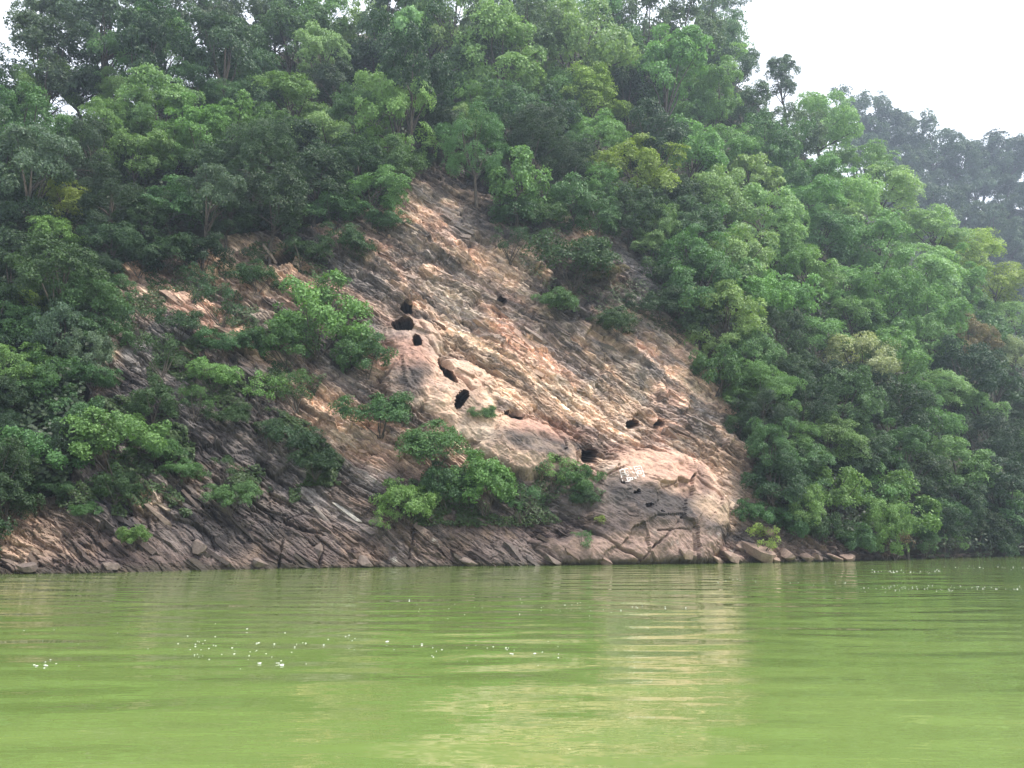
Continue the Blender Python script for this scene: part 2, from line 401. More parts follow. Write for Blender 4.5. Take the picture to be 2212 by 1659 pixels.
CAVE_AXIS = np.array([-0.12, 0.97, 0.12])
def rock_fields(u, v):
    """u, v on the 1024 grid -> position, displaced position, colour"""
    P = base(u, v); x = u / D2; y = v / D2
    s, t = bedding(P)
    smooth = np.zeros_like(u); bulge = np.zeros_like(u); cave = np.zeros_like(u)
    wob = fbm(P * 0.7, 3, 31) * 22; rag = fbm(P * 3.0, 3, 32) * 2
    for cx, cy_, rx, ry, ang, amp in LOBES:
        a = math.radians(ang); dx = x - cx + wob; dy = y - cy_ + wob * 0.6
        r = np.hypot((dx * math.cos(a) + dy * math.sin(a)) / rx, (-dx * math.sin(a) + dy * math.cos(a)) / ry)
        k = 1 - sstep(0.8, 1.02, r); smooth = np.maximum(smooth, k)
        bulge = np.maximum(bulge, amp * np.sqrt(np.clip(1.02 - r * r, 0, 1)))
    d = np.zeros_like(u); tint = np.zeros_like(u)
    rough_amp = 0.75 + 0.55 * np.clip(fbm(P * 0.12, 2, 41) * 2, -1, 1)
    for th, ln, amp, tilt, gr, sd in ((1.3, 4.5, 0.52, 0.22, 0.12, 1), (0.50, 2.2, 0.36, 0.28, 0.14, 2), (0.20, 1.1, 0.22, 0.18, 0.10, 3)):
        h, h2, ft, fs, li = cells(s, t + (h if sd > 1 else 0) * 0.15, th, ln, sd)
        d += amp * (h - 0.5) + tilt * (fs - 0.5) * (h2 - 0.35) - gr * np.exp(-(np.minimum(ft, 1 - ft) * th / 0.055) ** 2)
        d -= 0.6 * gr * np.exp(-(np.minimum(fs, 1 - fs) * ln / 0.06) ** 2)
        d += (ft - 0.5) * 0.22 * amp
        tint += (hash3(li, li * 0 + sd, li * 0 + 9) - 0.5) * (0.9, 1.1, 1.1)[sd - 1] * 0.5 + (h2 - 0.5) * 0.34
    d *= rough_amp * (0.95 - 0.4 * sstep(1000, 1100, y) * sstep(1350, 1200, x))
    frac = 0.35 + 0.65 * sstep(-0.25, 0.25, fbm(P * 0.18, 2, 42))
    for la, lb, amp, gr, sd in ((3.4, 0.80, 0.42, 0.13, 81), (1.3, 0.30, 0.27, 0.10, 85), (0.5, 0.16, 0.11, 0.05, 89)):
        h, h2, gap, rx, ry = plates(s / la + wob * 0.012, t / lb + wob * 0.02, sd)
        d += frac * (amp * (h - 0.5) + amp * 0.9 * (rx * (h2 - 0.5) + ry * (h - 0.65)) - gr * np.exp(-(gap / 0.07) ** 2))
        tint += frac * (h2 - 0.5) * 0.42
    h, h2, gap, rx, ry = plates(s / 3.6 + wob * 0.02, t / 2.4 + wob * 0.02, 93)
    lobe_d = 0.30 * (h - 0.5) + 0.35 * (rx * (h2 - 0.5) + ry * (h - 0.6)) - 0.12 * np.exp(-(gap / 0.02) ** 2) * sstep(-0.05, 0.2, fbm(P * 0.6, 2, 94)) + fbm(P * 2.2, 3, 95) * 0.16
    d += fbm(P * 1.6, 3, 51) * 0.12 + fbm(P * 0.20, 2, 52) * 0.85
    d = d * (1 - 0.86 * smooth) + bulge + smooth * (fbm(P * 0.9, 4, 53) * 0.45 + lobe_d)
    dark_c = np.zeros_like(u)
    for pts, wd, dp in CRACKS:
        dd = poly_dist(x + wob * 0.25, y + wob * 0.2, pts, False); k = np.exp(-(dd / (wd * 0.55)) ** 2) * np.clip(0.6 + fbm(P * 1.3, 2, 77) * 1.6, 0, 1); d -= dp * 1.1 * k; dark_c = np.maximum(dark_c, k)
    for cx, cy_, rx, ry, ang, dp in HOLES:
        a = math.radians(ang); dx = x - cx + wob * 0.25 + rag * 2.2; dy = y - cy_ - wob * 0.15 + rag * 1.6
        r = np.hypot((dx * math.cos(a) + dy * math.sin(a)) / rx, (-dx * math.sin(a) + dy * math.cos(a)) / ry)
        k = 1 - sstep(0.93, 1.05, r); cave = np.maximum(cave, dp * 2.4 * k)
    edge = np.where(in_poly(u, v, ROCK), sstep(0, 13, poly_dist(u, v, ROCK)), 0)
    d -= (1 - edge) * 2.6
    Q = P + OUT * d[..., None] + CAVE_AXIS * cave[..., None]
    # ---- weathering colours of the stone
    tan = np.array([0.58, 0.420, 0.315]); peach = np.array([0.57, 0.385, 0.300]); cream = np.array([0.62, 0.50, 0.385])
    grey = np.array([0.165, 0.157, 0.155]); dark = np.array([0.052, 0.047, 0.048]); purple = np.array([0.085, 0.064, 0.060]); brown = np.array([0.205, 0.152, 0.122])
    def blob(cx, cy_, rx, ry, ang=0, hard=0.5, wb=1.0):
        a = math.radians(ang); dx = x - cx + wob * wb * 1.6; dy = y - cy_ + wob * wb
        r = np.hypot((dx * math.cos(a) + dy * math.sin(a)) / rx, (-dx * math.sin(a) + dy * math.cos(a)) / ry)
        return 1 - sstep(1 - hard, 1 + hard, r)
    n1 = fbm(P * 0.35, 4, 61); n2 = fbm(P * 1.1, 4, 62)
    def mixv(C, c, k): return C * (1 - k[..., None]) + c * k[..., None]
    C = np.ones(u.shape + (3,)) * grey
    C = mixv(C, brown, sstep(-0.2, 0.3, n1))
    C = mixv(C, dark, sstep(-0.1, 0.3, n2 + n1 * 0.4) * 0.75)
    warm = np.maximum.reduce([blob(1080, 660, 330, 190, 40), blob(1320, 860, 350, 170, 35), blob(1470, 800, 120, 90, 40), blob(960, 500, 130, 150, 30), blob(1440, 980, 190, 130, 30),
                              blob(620, 610, 90, 60, 0), blob(480, 560, 80, 50, 0), blob(690, 860, 150, 60, 40), blob(1000, 880, 190, 140, 20), blob(340, 600, 120, 35, 40),
                              blob(1255, 520, 45, 45, 0, 0.4), blob(800, 500, 120, 60, 20), blob(40, 1120, 60, 60, 0), blob(1580, 900, 70, 60, 40), blob(560, 650, 60, 100, 20), 0.8 * blob(300, 640, 60, 60, 20), 0.8 * blob(230, 750, 40, 70, 0), 0.8 * blob(480, 700, 100, 40, 35), blob(760, 920, 130, 55, 42), 0.8 * blob(330, 1095, 50, 30, 20), blob(50, 1150, 100, 70, 20)])
    wk = np.clip(warm * 1.15 + n1 * 0.5 * (warm > 0.02) - 0.05, 0, 1)
    wcol = mixv(np.ones_like(C) * tan, peach, sstep(-0.1, 0.35, fbm(P * 0.25, 3, 63))); wcol = mixv(wcol, cream, sstep(0.05, 0.4, fbm(P * 0.5, 3, 64)) * 0.8)
    C = mixv(C, wcol, wk)
    streak = sstep(0.10, 0.32, fbm(np.stack([s * 0.13, t * 0.8, 0 * s], -1), 3, 68)) * (1 - smooth)
    C = mixv(C, grey * 1.15, streak * 0.6)
    mott = sstep(0.02, 0.30, fbm(np.stack([s * 0.32, t * 1.1, 0 * s], -1), 4, 67) + 0.25 * n1)
    C = mixv(C, mixv(np.ones_like(C) * grey, dark, sstep(-0.1, 0.3, n2)), mott * 0.55 * (1 - 0.6 * smooth))
    lower = np.clip(sstep(1050, 1140, y + 0.12 * (700 - np.abs(x - 700)) * 0 + wob * 1.2), 0, 1)
    C = mixv(C, mixv(np.ones_like(C) * purple, brown * 0.75, sstep(0.0, 0.4, n2)), lower * (1 - blob(1500, 1000, 200, 120, 30)) * np.clip(0.8 - n1, 0.4, 0.92))
    # grey bands and black staining
    bands = np.maximum.reduce([blob(1330, 770, 260, 85, 38), blob(1240, 620, 130, 60, 45), blob(1450, 850, 160, 45, 40), blob(820, 600, 170, 40, 40), blob(920, 700, 120, 30, 52), blob(900, 540, 150, 45, 40), blob(1000, 460, 100, 60, 45)])
    C = mixv(C, grey * 0.8, bands * sstep(-0.2, 0.2, n2 + n1) * 0.72)
    st = np.maximum.reduce([blob(880, 815, 45, 62, 10, 0.5, 0.5), blob(1175, 965, 115, 30, 5, 0.4, 0.5), blob(1410, 1105, 110, 42, 15, 0.4, 0.5), blob(1330, 1085, 45, 30, 40, 0.5, 0.5),
                            blob(1010, 880, 26, 40, 10, 0.5, 0.5) * 0.6, blob(1560, 1150, 50, 25, 0, 0.5), blob(1480, 1060, 35, 40, 10, 0.5, 0.6), blob(510, 980, 170, 90, 45), blob(260, 830, 50, 40, 0),
                            blob(560, 1120, 90, 40, 35), blob(430, 1130, 120, 50, 20), blob(1110, 470, 80, 80, 0), blob(1240, 640, 110, 55, 35), blob(1010, 390, 110, 45, 15), blob(350, 940, 160, 60, 50), blob(240, 1100, 110, 40, 30)])
    C = mixv(C, dark * 1.15, st * np.clip(0.9 + n2, 0.45, 0.96))
    pk = np.maximum.reduce([blob(1400, 1020, 110, 45, 20, 0.5, 0.5), blob(870, 770, 70, 35, 10, 0.5, 0.5), blob(1180, 930, 100, 26, 5, 0.5, 0.5)])
    C = mixv(C, np.array([0.44, 0.27, 0.21]), pk * 0.75)
    base_l = np.maximum(blob(1400, 1190, 200, 26, 0, 0.4, 0.4), blob(1560, 1195, 160, 26, 0, 0.4, 0.4) * 0.7)
    C = mixv(C, np.array([0.30, 0.215, 0.18]), base_l * 0.8)
    C = mixv(C, np.array([0.42, 0.31, 0.23]), blob(1540, 1120, 60, 25, 10, 0.4, 0.5) * 0.8)
    lich = sstep(0.36, 0.48, fbm(P * 1.4, 3, 65)) * sstep(0.0, 0.3, fbm(P * 0.2, 2, 66)) * (1 - wk)
    C = mixv(C, np.array([0.38, 0.37, 0.34]), lich * 0.7)
    C = C * np.clip(1 + tint * (1 - 0.85 * smooth) * 1.0, 0.42, 1.6)[..., None]
    C = mixv(C, dark, np.clip(dark_c * 0.3, 0, 1))
    wet = 1 - sstep(0.05, 0.45, Q[..., 2] + n2 * 0.25)
    C = mixv(C, np.array([0.05, 0.045, 0.035]), wet * 0.8)
    BEDV = np.stack([s, t, smooth], -1)
    return P, Q, C, BEDV

th = math.radians(36)
pp = np.arange(-650, 700, 1.6); qq = np.arange(-470, 420, 0.8)
PPg, QQg = np.meshgrid(pp, qq, indexing='ij')
gu = 430 + PPg * math.cos(th) + QQg * math.sin(th); gv = 380 + PPg * math.sin(th) - QQg * math.cos(th)
keep = in_poly(gu, gv, ROCK)
ids = -np.ones(gu.shape, np.int64); ids[keep] = np.arange(keep.sum())
kf = keep[:-1, :-1] & keep[1:, :-1] & keep[:-1, 1:] & keep[1:, 1:]
Fr_ = np.stack([ids[:-1, :-1][kf], ids[1:, :-1][kf], ids[1:, 1:][kf], ids[:-1, 1:][kf]], -1)
_, Q, C, BEDV = rock_fields(gu[keep], gv[keep])
cliff = link('cliff', mesh_np('cliff', Q, Fr_, M_ROCK, False, col=C, vec=BEDV), kind='structure')
cliff['label'] = 'tilted layered tan and dark rock face rising from the green water'
bpy.context.view_layer.update()

ORG = Vector((0, 0, CAM_H))
def on_cliff(u, v):
    xc, yd, zd = ray_dirs(u, v); dv = Vector((float(xc), float(yd), float(zd))).normalized()
    ok, loc, nor, _ = cliff.ray_cast(ORG, dv)
    return loc if ok else Vector(base(u, v))

# loose-edged slabs standing proud of the bedding: parts of the cliff
def slab_mesh(seed, chip=0.22):
    r = np.random.default_rng(seed); V = []
    for sx in (-1, 1):
        for sy in (-1, 0, 1):
            for sz in (-1, 1):
                j = r.normal(0, 1, 3) * (0.16, chip, 0.28)
                V.append((sx * (0.5 + (0.12 if sy == 0 else 0)) + j[0], sy * 0.5 + j[1] * 0.4, sz * 0.5 + j[2]))
    f = []
    def i(a, b, c): return a * 6 + b * 2 + c
    for b in (0, 1):
        f += [(i(0, b, 0), i(0, b, 1), i(0, b + 1, 1), i(0, b + 1, 0)), (i(1, b, 0), i(1, b + 1, 0), i(1, b + 1, 1), i(1, b, 1)),
              (i(0, b, 0), i(0, b + 1, 0), i(1, b + 1, 0), i(1, b, 0)), (i(0, b, 1), i(1, b, 1), i(1, b + 1, 1), i(0, b + 1, 1))]
    f += [(i(0, 0, 0), i(1, 0, 0), i(1, 0, 1), i(0, 0, 1)), (i(0, 2, 0), i(0, 2, 1), i(1, 2, 1), i(1, 2, 0))]
    return mesh_np('rock_slab', V, f, M_BLOCK)
SLABS = [slab_mesh(100 + k) for k in range(14)]
up_s = np.array([-0.39 * 0.47, 0.92 * 0.47, 0.88])
ax_s = Vector(AX_R * math.cos(BED) - up_s * math.sin(BED)).normalized()
ax_n = Vector(OUT); ax_t = ax_n.cross(ax_s).normalized(); ax_n = ax_s.cross(ax_t).normalized()
SL_REG = [disp([(860, 380), (1060, 440), (1180, 660), (1500, 800), (1600, 900), (1620, 1060), (1450, 960), (1250, 920), (1040, 860), (960, 740), (760, 600), (700, 520)]),
          disp([(0, 1080), (400, 1020), (700, 1100), (1200, 1120), (1330, 1220), (0, 1230)]),
          disp([(260, 560), (640, 520), (640, 700), (700, 860), (860, 1000), (560, 900), (240, 760)])]
slab_uv = []
while len(slab_uv) < 285:
    reg = SL_REG[0 if random.random() < 0.55 else (1 if random.random() < 0.6 else 2)]
    xs = [p[0] for p in reg]; ys = [p[1] for p in reg]
    u, v = random.uniform(min(xs), max(xs)), random.uniform(min(ys), max(ys))
    if in_poly(np.array(u), np.array(v), reg): slab_uv.append((u, v))
su = np.array([p[0] for p in slab_uv]); sv_ = np.array([p[1] for p in slab_uv])
_, _, sc_, _ = rock_fields(su, sv_)
for k, (u, v) in enumerate(slab_uv):
    o = link('rock_slab', SLABS[k % 14], cliff)
    p = on_cliff(u, v); L = random.uniform(0.6, 1.7); T = random.uniform(0.10, 0.26); Dp = random.uniform(0.5, 0.9)
    R = Matrix((ax_s, ax_n, ax_t)).transposed().to_4x4() @ Euler((random.gauss(0, .14), random.gauss(0, .10), random.gauss(0, .16))).to_matrix().to_4x4()
    o.matrix_world = Matrix.Translation(p - ax_n * (Dp * 0.5 - random.uniform(-0.02, 0.11))) @ R @ Matrix.Diagonal((L, Dp, T, 1))
    g = random.uniform(0.85, 1.2); cl = sc_[k] * g * 0.8; cl = cl * min(1.0, 0.36 / max(cl)); o.color = (*[float(x) for x in cl], 1)

# painted characters on the pink rock, each one a part of the cliff
def stroke(points, wpx=38):
    V = []; Fc = []; pts = []
    for (x0, y0), (x1, y1) in zip(points[:-1], points[1:]):
        n = max(2, int(math.hypot(x1 - x0, y1 - y0) / 18))
        pts += [(x0 + (x1 - x0) * i / n, y0 + (y1 - y0) * i / n) for i in range(n)]
    pts.append(points[-1])
    for i, (x, y) in enumerate(pts):
        a = pts[max(0, i - 1)]; b = pts[min(len(pts) - 1, i + 1)]; L = math.hypot(b[0] - a[0], b[1] - a[1]) + 1e-6
        nx, ny = -(b[1] - a[1]) / L, (b[0] - a[0]) / L; wd = wpx * (0.42 + 0.12 * random.random())
        for sg in (-1, 1):
            su_, sv2 = 2340 + (x + sg * nx * wd) * 0.13563, 1780 + (y + sg * ny * wd) * 0.13563
            p = on_cliff(su_ / 3.9375, sv2 / 3.9375); V.append(tuple(p + (ORG - p).normalized() * 0.035))
    for i in range(len(pts) - 1): Fc.append((2 * i, 2 * i + 1, 2 * i + 3, 2 * i + 2))
    return V, Fc
CH1 = [[(440, 402), (600, 392)], [(400, 475), (610, 465)], [(400, 550), (650, 518)], [(520, 375), (508, 560)], [(470, 640), (570, 690)], [(590, 690), (700, 640)]]
CH2 = [[(800, 440), (802, 505)], [(725, 530), (860, 498), (985, 475)], [(738, 525), (765, 610), (800, 745)], [(880, 520), (892, 595), (900, 650)], [(785, 605), (885, 590)],
       [(800, 668), (965, 632)], [(960, 560), (1000, 610)], [(905, 650), (960, 700), (1010, 650)], [(930, 752), (1115, 738)], [(950, 752), (975, 830)], [(1110, 740), (1118, 800)],
       [(1000, 805), (1125, 792)], [(1048, 745), (1052, 815)], [(900, 862), (1045, 832)], [(815, 790), (838, 905)]]
CH3 = [[(1040, 470), (1105, 492)], [(1085, 560), (1170, 622)], [(1160, 745), (1215, 765), (1212, 690)], [(1130, 428), (1350, 400)], [(1150, 432), (1225, 600), (1280, 715)],
       [(1350, 400), (1415, 560), (1462, 712)], [(1462, 712), (1390, 688)], [(1210, 492), (1322, 472)], [(1250, 545), (1352, 532), (1362, 622), (1290, 634), (1250, 545)]]
for strokes, mt, lab in ((CH1, M_PAINT_FADED, 'faded pale painted character, barely legible'), (CH2, M_PAINT, 'white painted tiger character'), (CH3, M_PAINT, 'white painted cave character')):
    V, Fc = joinq([stroke(s, 27 if mt is M_PAINT else 22) for s in strokes])
    link('painted_character', mesh_np('painted_character', V, Fc, mt), cliff, label=lab)

# ------------------------------------------------------------------ plants: prototypes
def unit(a): return a / (np.linalg.norm(a, axis=-1, keepdims=True) + 1e-9)

def crown_mesh(name, seed, R=3.4, zc=6.0, flat=0.85, K=34, M=11, L=50, leaf=0.18, spray=0.60, clump=(0.24, 0.38), shell=(0.5, 1.0), zmin=-0.7, droop=0.35, up=0.35, thin=1.0, jit=0.65):
    r = np.random.default_rng(seed)
    d = unit(r.normal(size=(K * 4, 3))); d = d[d[:, 2] > zmin][:K]; K = len(d)
    lob = 1 + 0.22 * np.sin(d[:, 0] * 3 + seed) * np.cos(d[:, 1] * 3.3 + seed * 2) + r.normal(0, 0.07, K)
    c = d * np.array([R, R, R * flat]) * (r.uniform(*shell, K) ** 0.6 * lob)[:, None] + [0, 0, zc]
    rc = R * r.uniform(*clump, K)
    sd = unit(r.normal(size=(K, M, 3)) + [0, 0, 0.35])
    sp = c[:, None] + sd * (rc[:, None] * r.uniform(0.5, 1.0, (K, M)))[..., None] * [1.1, 1.1, 0.85]
    n = unit(0.75 * sd + 0.35 * unit(c - [0, 0, zc * 0.8])[:, None] + [0, 0, up] + r.normal(0, 0.15, (K, M, 3)))
    sp = sp.reshape(-1, 3); n = n.reshape(-1, 3); S = len(sp)
    a = unit(np.cross(n, r.normal(size=(S, 3)))); b = np.cross(n, a)
    Ln = int(L * thin); rr = spray * r.uniform(0.7, 1.25, S)[:, None] * np.sqrt(r.uniform(0, 1, (S, Ln))); ph = r.uniform(0, 2 * np.pi, (S, Ln))
    ell = r.uniform(0.55, 1.0, S)[:, None]
    ca, sa = rr * np.cos(ph), rr * np.sin(ph) * ell
    pos = sp[:, None] + a[:, None] * ca[..., None] + b[:, None] * sa[..., None] - n[:, None] * (droop * rr ** 2 / spray)[..., None] + n[:, None] * r.normal(0, 0.07, (S, Ln))[..., None]
    ln = unit(n[:, None] + r.normal(0, jit, (S, Ln, 3)) + 0.25 * (a[:, None] * np.cos(ph)[..., None] + b[:, None] * np.sin(ph)[..., None]))
    ax = unit(np.cross(ln, r.normal(size=(S, Ln, 3)))); bx = np.cross(ln, ax)
    ls = leaf * r.uniform(0.65, 1.3, (S, Ln))[..., None]
    q = np.stack([pos - ax * ls * 0.5, pos + bx * ls * 0.34 - ln * ls * 0.06, pos + ax * ls * 0.55, pos - bx * ls * 0.34 - ln * ls * 0.06], 2).reshape(-1, 3)
    tone = np.clip(0.5 + r.normal(0, 0.16, (S, 1)) + r.normal(0, 0.13, (S, Ln)), 0, 1).reshape(-1)
    nl = S * Ln
    return mesh_np(name, q, np.arange(nl * 4).reshape(nl, 4), M_LEAF, False, flt=np.repeat(tone, 4)), c

def trunk_mesh(name, seed, zc, cents, r0=0.16, multi=False, fork=0.55):
    r = random.Random(seed); parts = []
    order = sorted(range(len(cents)), key=lambda i: r.random())[:9 if not multi else 7]
    if multi:
        for i in order:
            c = Vector(cents[i]); b = Vector((r.gauss(0, .12), r.gauss(0, .12), -0.6))
            m = b.lerp(c, 0.5) + Vector((r.gauss(0, .15), r.gauss(0, .15), 0.1)); parts.append(tube([b, m, c], [r0 * .55, r0 * .4, r0 * .15], 5))
    else:
        top = Vector((r.gauss(0, .25), r.gauss(0, .25), zc * fork)); mid = Vector((r.gauss(0, .12), r.gauss(0, .12), zc * fork * .5))
        tip = top + Vector((r.gauss(0, .4), r.gauss(0, .4), zc * (1 - fork)))
        parts.append(tube([(0, 0, -1.2), mid, top, tip], [r0 * 1.3, r0, r0 * .8, r0 * .25], 7))
        for i in order:
            c = Vector(cents[i]); b = mid.lerp(top, r.uniform(.35, 1)) if r.random() < .7 else top.lerp(tip, r.uniform(.1, .6))
            m = b.lerp(c, .5) + Vector((r.gauss(0, .2), r.gauss(0, .2), r.uniform(.0, .5)))
            parts.append(tube([b, m, c], [r0 * .5, r0 * .36, r0 * .12], 5))
    V, Fc = joinq(parts)
    return mesh_np(name, V, Fc, M_BARK, True)

PROTO = {}
def add_proto(kind, n, seed0, R, zc, r0=0.16, multi=False, fork=0.55, **kw):
    lst = []
    for k in range(n):
        cm, cents = crown_mesh('crown', seed0 + k, R=R, zc=zc, **kw)
        lst.append((cm, trunk_mesh('trunk', seed0 + k, zc, cents, r0, multi, fork), R, zc))
    PROTO[kind] = lst
add_proto('round', 5, 10, 3.4, 4.5)
add_proto('layered', 4, 30, 3.6, 4.2, flat=0.75, K=32, M=11, L=50, up=1.0, droop=0.25, spray=0.75, clump=(0.20, 0.32), jit=0.5)
add_proto('open', 4, 50, 3.2, 7.4, flat=1.15, K=34, M=9, L=46, clump=(0.2, 0.33), shell=(0.3, 1.0), zmin=-0.9, fork=0.5, r0=0.17)
add_proto('dense', 3, 70, 3.4, 4.2, flat=1.0, K=40, M=10, L=46, spray=0.55, zmin=-0.8)
add_proto('droop', 2, 90, 3.4, 4.2, flat=0.7, K=30, M=10, L=48, droop=0.9, up=0.4, spray=0.7)
add_proto('shrub', 5, 110, 2.2, 1.5, r0=0.08, multi=True, flat=0.72, K=30, M=8, L=44, leaf=0.15, spray=0.46, zmin=-0.6, clump=(0.18, 0.34), shell=(0.3, 1.25))
add_proto('flat_shrub', 3, 130, 2.4, 1.25, r0=0.07, multi=True, flat=0.55, K=28, M=8, L=42, leaf=0.14, spray=0.52, up=1.2, droop=0.15, zmin=-0.4, jit=0.5, clump=(0.16, 0.3), shell=(0.3, 1.3))
add_proto('sparse_shrub', 2, 150, 1.9, 1.9, r0=0.09, multi=True, flat=0.8, K=14, M=5, L=26, leaf=0.13, spray=0.42, clump=(0.2, 0.35))

add_proto('fine', 3, 170, 3.4, 4.6, flat=0.95, K=36, M=11, L=84, leaf=0.115, spray=0.58, clump=(0.2, 0.34), shell=(0.45, 1.1), up=0.5)
add_proto('bigleaf', 3, 190, 3.3, 4.3, flat=0.8, K=28, M=10, L=26, leaf=0.27, spray=0.7, clump=(0.22, 0.36), shell=(0.4, 1.15), up=0.6)
TONE = {'dark': (0.026, 0.056, 0.022), 'deep': (0.038, 0.080, 0.029), 'mid': (0.066, 0.138, 0.048), 'fresh': (0.115, 0.215, 0.065), 'bright': (0.180, 0.285, 0.110),
        'yellow': (0.215, 0.305, 0.065), 'greygreen': (0.070, 0.115, 0.062), 'pale': (0.30, 0.34, 0.21), 'rusty': (0.150, 0.120, 0.065)}
WORD = {'dark': 'dark green', 'deep': 'deep green', 'mid': 'mid green', 'fresh': 'fresh green', 'bright': 'bright pale green', 'yellow': 'yellow-green',
        'greygreen': 'grey-green', 'pale': 'whitish blossoming', 'rusty': 'rust-tinged'}
FORM = {'round': 'round-crowned', 'layered': 'layered', 'open': 'open-crowned', 'dense': 'dense', 'droop': 'drooping', 'shrub': 'bushy', 'flat_shrub': 'flat-topped', 'sparse_shrub': 'sparse', 'fine': 'fine-leaved', 'bigleaf': 'large-leaved'}
used_first = set(); PLACED = []

def plant(x, y, wpx, kind, tone, label=None, group=None, far=False, ratio=1.0, name=None):
    """x, y: crown centre, wpx: crown width, all on the 2212 px print"""
    u, v = x * D2, y * D2; wd = wpx * D2
    lst = PROTO[kind]; k = rng.integers(len(lst)); cm, tm, R, zc = lst[k]
    shv = 560 if far else float(np.interp(u, UT, SHORE_V))
    vb = np.linspace(v - 4, shv - 1, 160) if v < shv - 2 else np.array([shv - 2])
    ub = np.full_like(vb, u)
    P = far_base(ub, vb) if far else base(ub, vb)
    if not far and 'shrub' in kind and in_poly(np.array(u), np.array(v), ROCK):
        P = P + OUT * 0.3
    _, _, dep = project(P); s = wd * dep / FPX / (2.15 * R)
    Pc = P + np.stack([0 * s, -0.12 * zc * s, zc * s * 0.98 * ratio], -1)
    _, pv, _ = project(Pc); i = int(np.argmin(np.abs(pv - v)))
    p = P[i]; sc = float(s[i])
    shrub = 'shrub' in kind
    nm = name or ('bush' if shrub else 'broadleaf_tree')
    root = bpy.data.objects.new(nm, None); COL.objects.link(root)
    root.location = p; root.empty_display_size = 0.3
    az = rng.uniform(0, 2 * math.pi)
    lean = Quaternion((1, 0, 0), 0.12 + rng.normal(0, 0.05)) @ Quaternion((0, 1, 0), rng.normal(0.03, 0.05)) @ Quaternion((0, 0, 1), az)
    root.rotation_euler = lean.to_euler(); root.scale = (sc * rng.uniform(.94, 1.06), sc * rng.uniform(.94, 1.06), sc * ratio)
    c = link('crown', cm, root); t = link('trunk', tm, root)
    b = np.array(TONE[tone]) * ((1.04, 1.08, 1.12) if tone in ('dark', 'deep', 'mid', 'fresh', 'bright', 'greygreen') else 1.0) * rng.uniform(0.85, 1.15) * np.array([rng.uniform(.9, 1.1), 1, rng.uniform(.88, 1.12)])
    if not far and ((x > 1450 and y < 760) or (y < 330 and x > 650)): b = b * 1.15  # upper right and top crowns lightened: hazy brightness put into the leaf colour
    c.color = (*[float(q) for q in b], 1)
    root['category'] = 'bush' if shrub else 'tree'
    root['group'] = group or ('bushes growing on the cliff' if shrub else ('trees on the far hazy ridge' if far else 'trees of the hillside forest'))
    PLACED.append(dict(o=root, x=x, y=y, w=wpx, kind=kind, tone=tone, label=label, far=far, shrub=shrub))
    return root

# ------------------------------------------------------------------ plants that stand out
T = plant
T(95, 115, 190, 'open', 'greygreen', 'grey-green open tree in the top left corner, white sky at its side')
T(215, 75, 190, 'open', 'greygreen', 'tall grey-green crest tree next to the corner tree, sky showing under its crown')
T(345, 70, 190, 'open', 'mid', 'tall crest tree with dark forked trunk above the bright gap of sky')
T(470, 90, 190, 'open', 'greygreen', 'crest tree with branches spread over the dark hollow in the upper left forest')
T(620, 95, 190, 'round', 'mid', 'dense crest tree left of the two pale green crowns by the top')
T(790, 75, 165, 'round', 'bright', 'left one of two pale green crowns side by side near the top')
T(925, 95, 160, 'round', 'bright', 'right one of two pale green crowns side by side near the top')
T(1085, 140, 230, 'round', 'bright', 'broad pale green crown high above the top of the bare rock')
T(1235, 110, 250, 'round', 'bright', 'largest pale green crown of the upper forest, below the grey crest')
T(1285, 215, 165, 'layered', 'yellow', 'yellow-green tree with lit dome on a visible slanting trunk')
T(1290, 300, 150, 'layered', 'fresh', 'fresh green tree under the yellow-green domed tree')
T(1000, 280, 110, 'round', 'bright', 'small bright tree with split crown straight above the bare rock')
T(1370, 375, 190, 'layered', 'yellow', 'yellow-tinged tree leaning out on crooked branches over the rock shoulder')
T(1290, 400, 110, 'round', 'fresh', 'bright small tree touching the left of the leaning yellow-tinged tree')
T(345, 255, 190, 'round', 'bright', 'bright tree standing out of the dark upper left forest')
T(285, 345, 150, 'round', 'fresh', 'fresh green lower neighbour of the bright tree in the dark left forest')
T(630, 225, 170, 'layered', 'fresh', 'fresh green layered crown below the dense crest tree')
T(700, 300, 150, 'droop', 'bright', 'bright arching crown with drooping edge in the mid upper forest')
T(540, 165, 140, 'round', 'mid', 'mid green tree directly below the left crest branches')
T(130, 435, 130, 'layered', 'yellow', 'yellow-green layered tree in the dark forest by the left edge')
T(120, 520, 130, 'layered', 'fresh', 'light green small tree just under the yellow-green layered tree')
T(60, 660, 110, 'layered', 'yellow', 'yellow-tipped flat tree low at the left edge')
T(25, 800, 150, 'round', 'fresh', 'light green bush-like tree cut by the left edge, mid height')
T(720, 460, 130, 'flat_shrub', 'mid', 'flat mid green bush on the rim above the left rock', 'bushes on the cliff rim')
T(805, 415, 140, 'layered', 'fresh', 'flat fresh green tree with dangling roots at the top left of the bare rock')
T(1500, 60, 190, 'open', 'greygreen', 'grey hazy crest tree with lacy gaps against white sky')
T(1400, 45, 190, 'open', 'greygreen', 'grey hazy crest tree left of the lacy one')
T(1560, 30, 120, 'open', 'greygreen', 'topmost grey spray of leaves at the edge of the white sky')
T(1580, 150, 115, 'open', 'greygreen', 'grey round tree on the skyline below the lacy crest tree')
T(1698, 165, 95, 'open', 'greygreen', 'small lone tree jutting sideways into the white sky')
T(1610, 240, 130, 'round', 'greygreen', 'hazy tree under the lone jutting tree')
T(1770, 275, 160, 'round', 'bright', 'pale tree with domed top at the dip of the skyline')
T(1700, 285, 130, 'round', 'greygreen', 'hazy tree between the domed pale tree and the jutting tree')
T(1840, 370, 150, 'layered', 'fresh', 'hazy fresh green tree on the edge of the near spur, upper end')
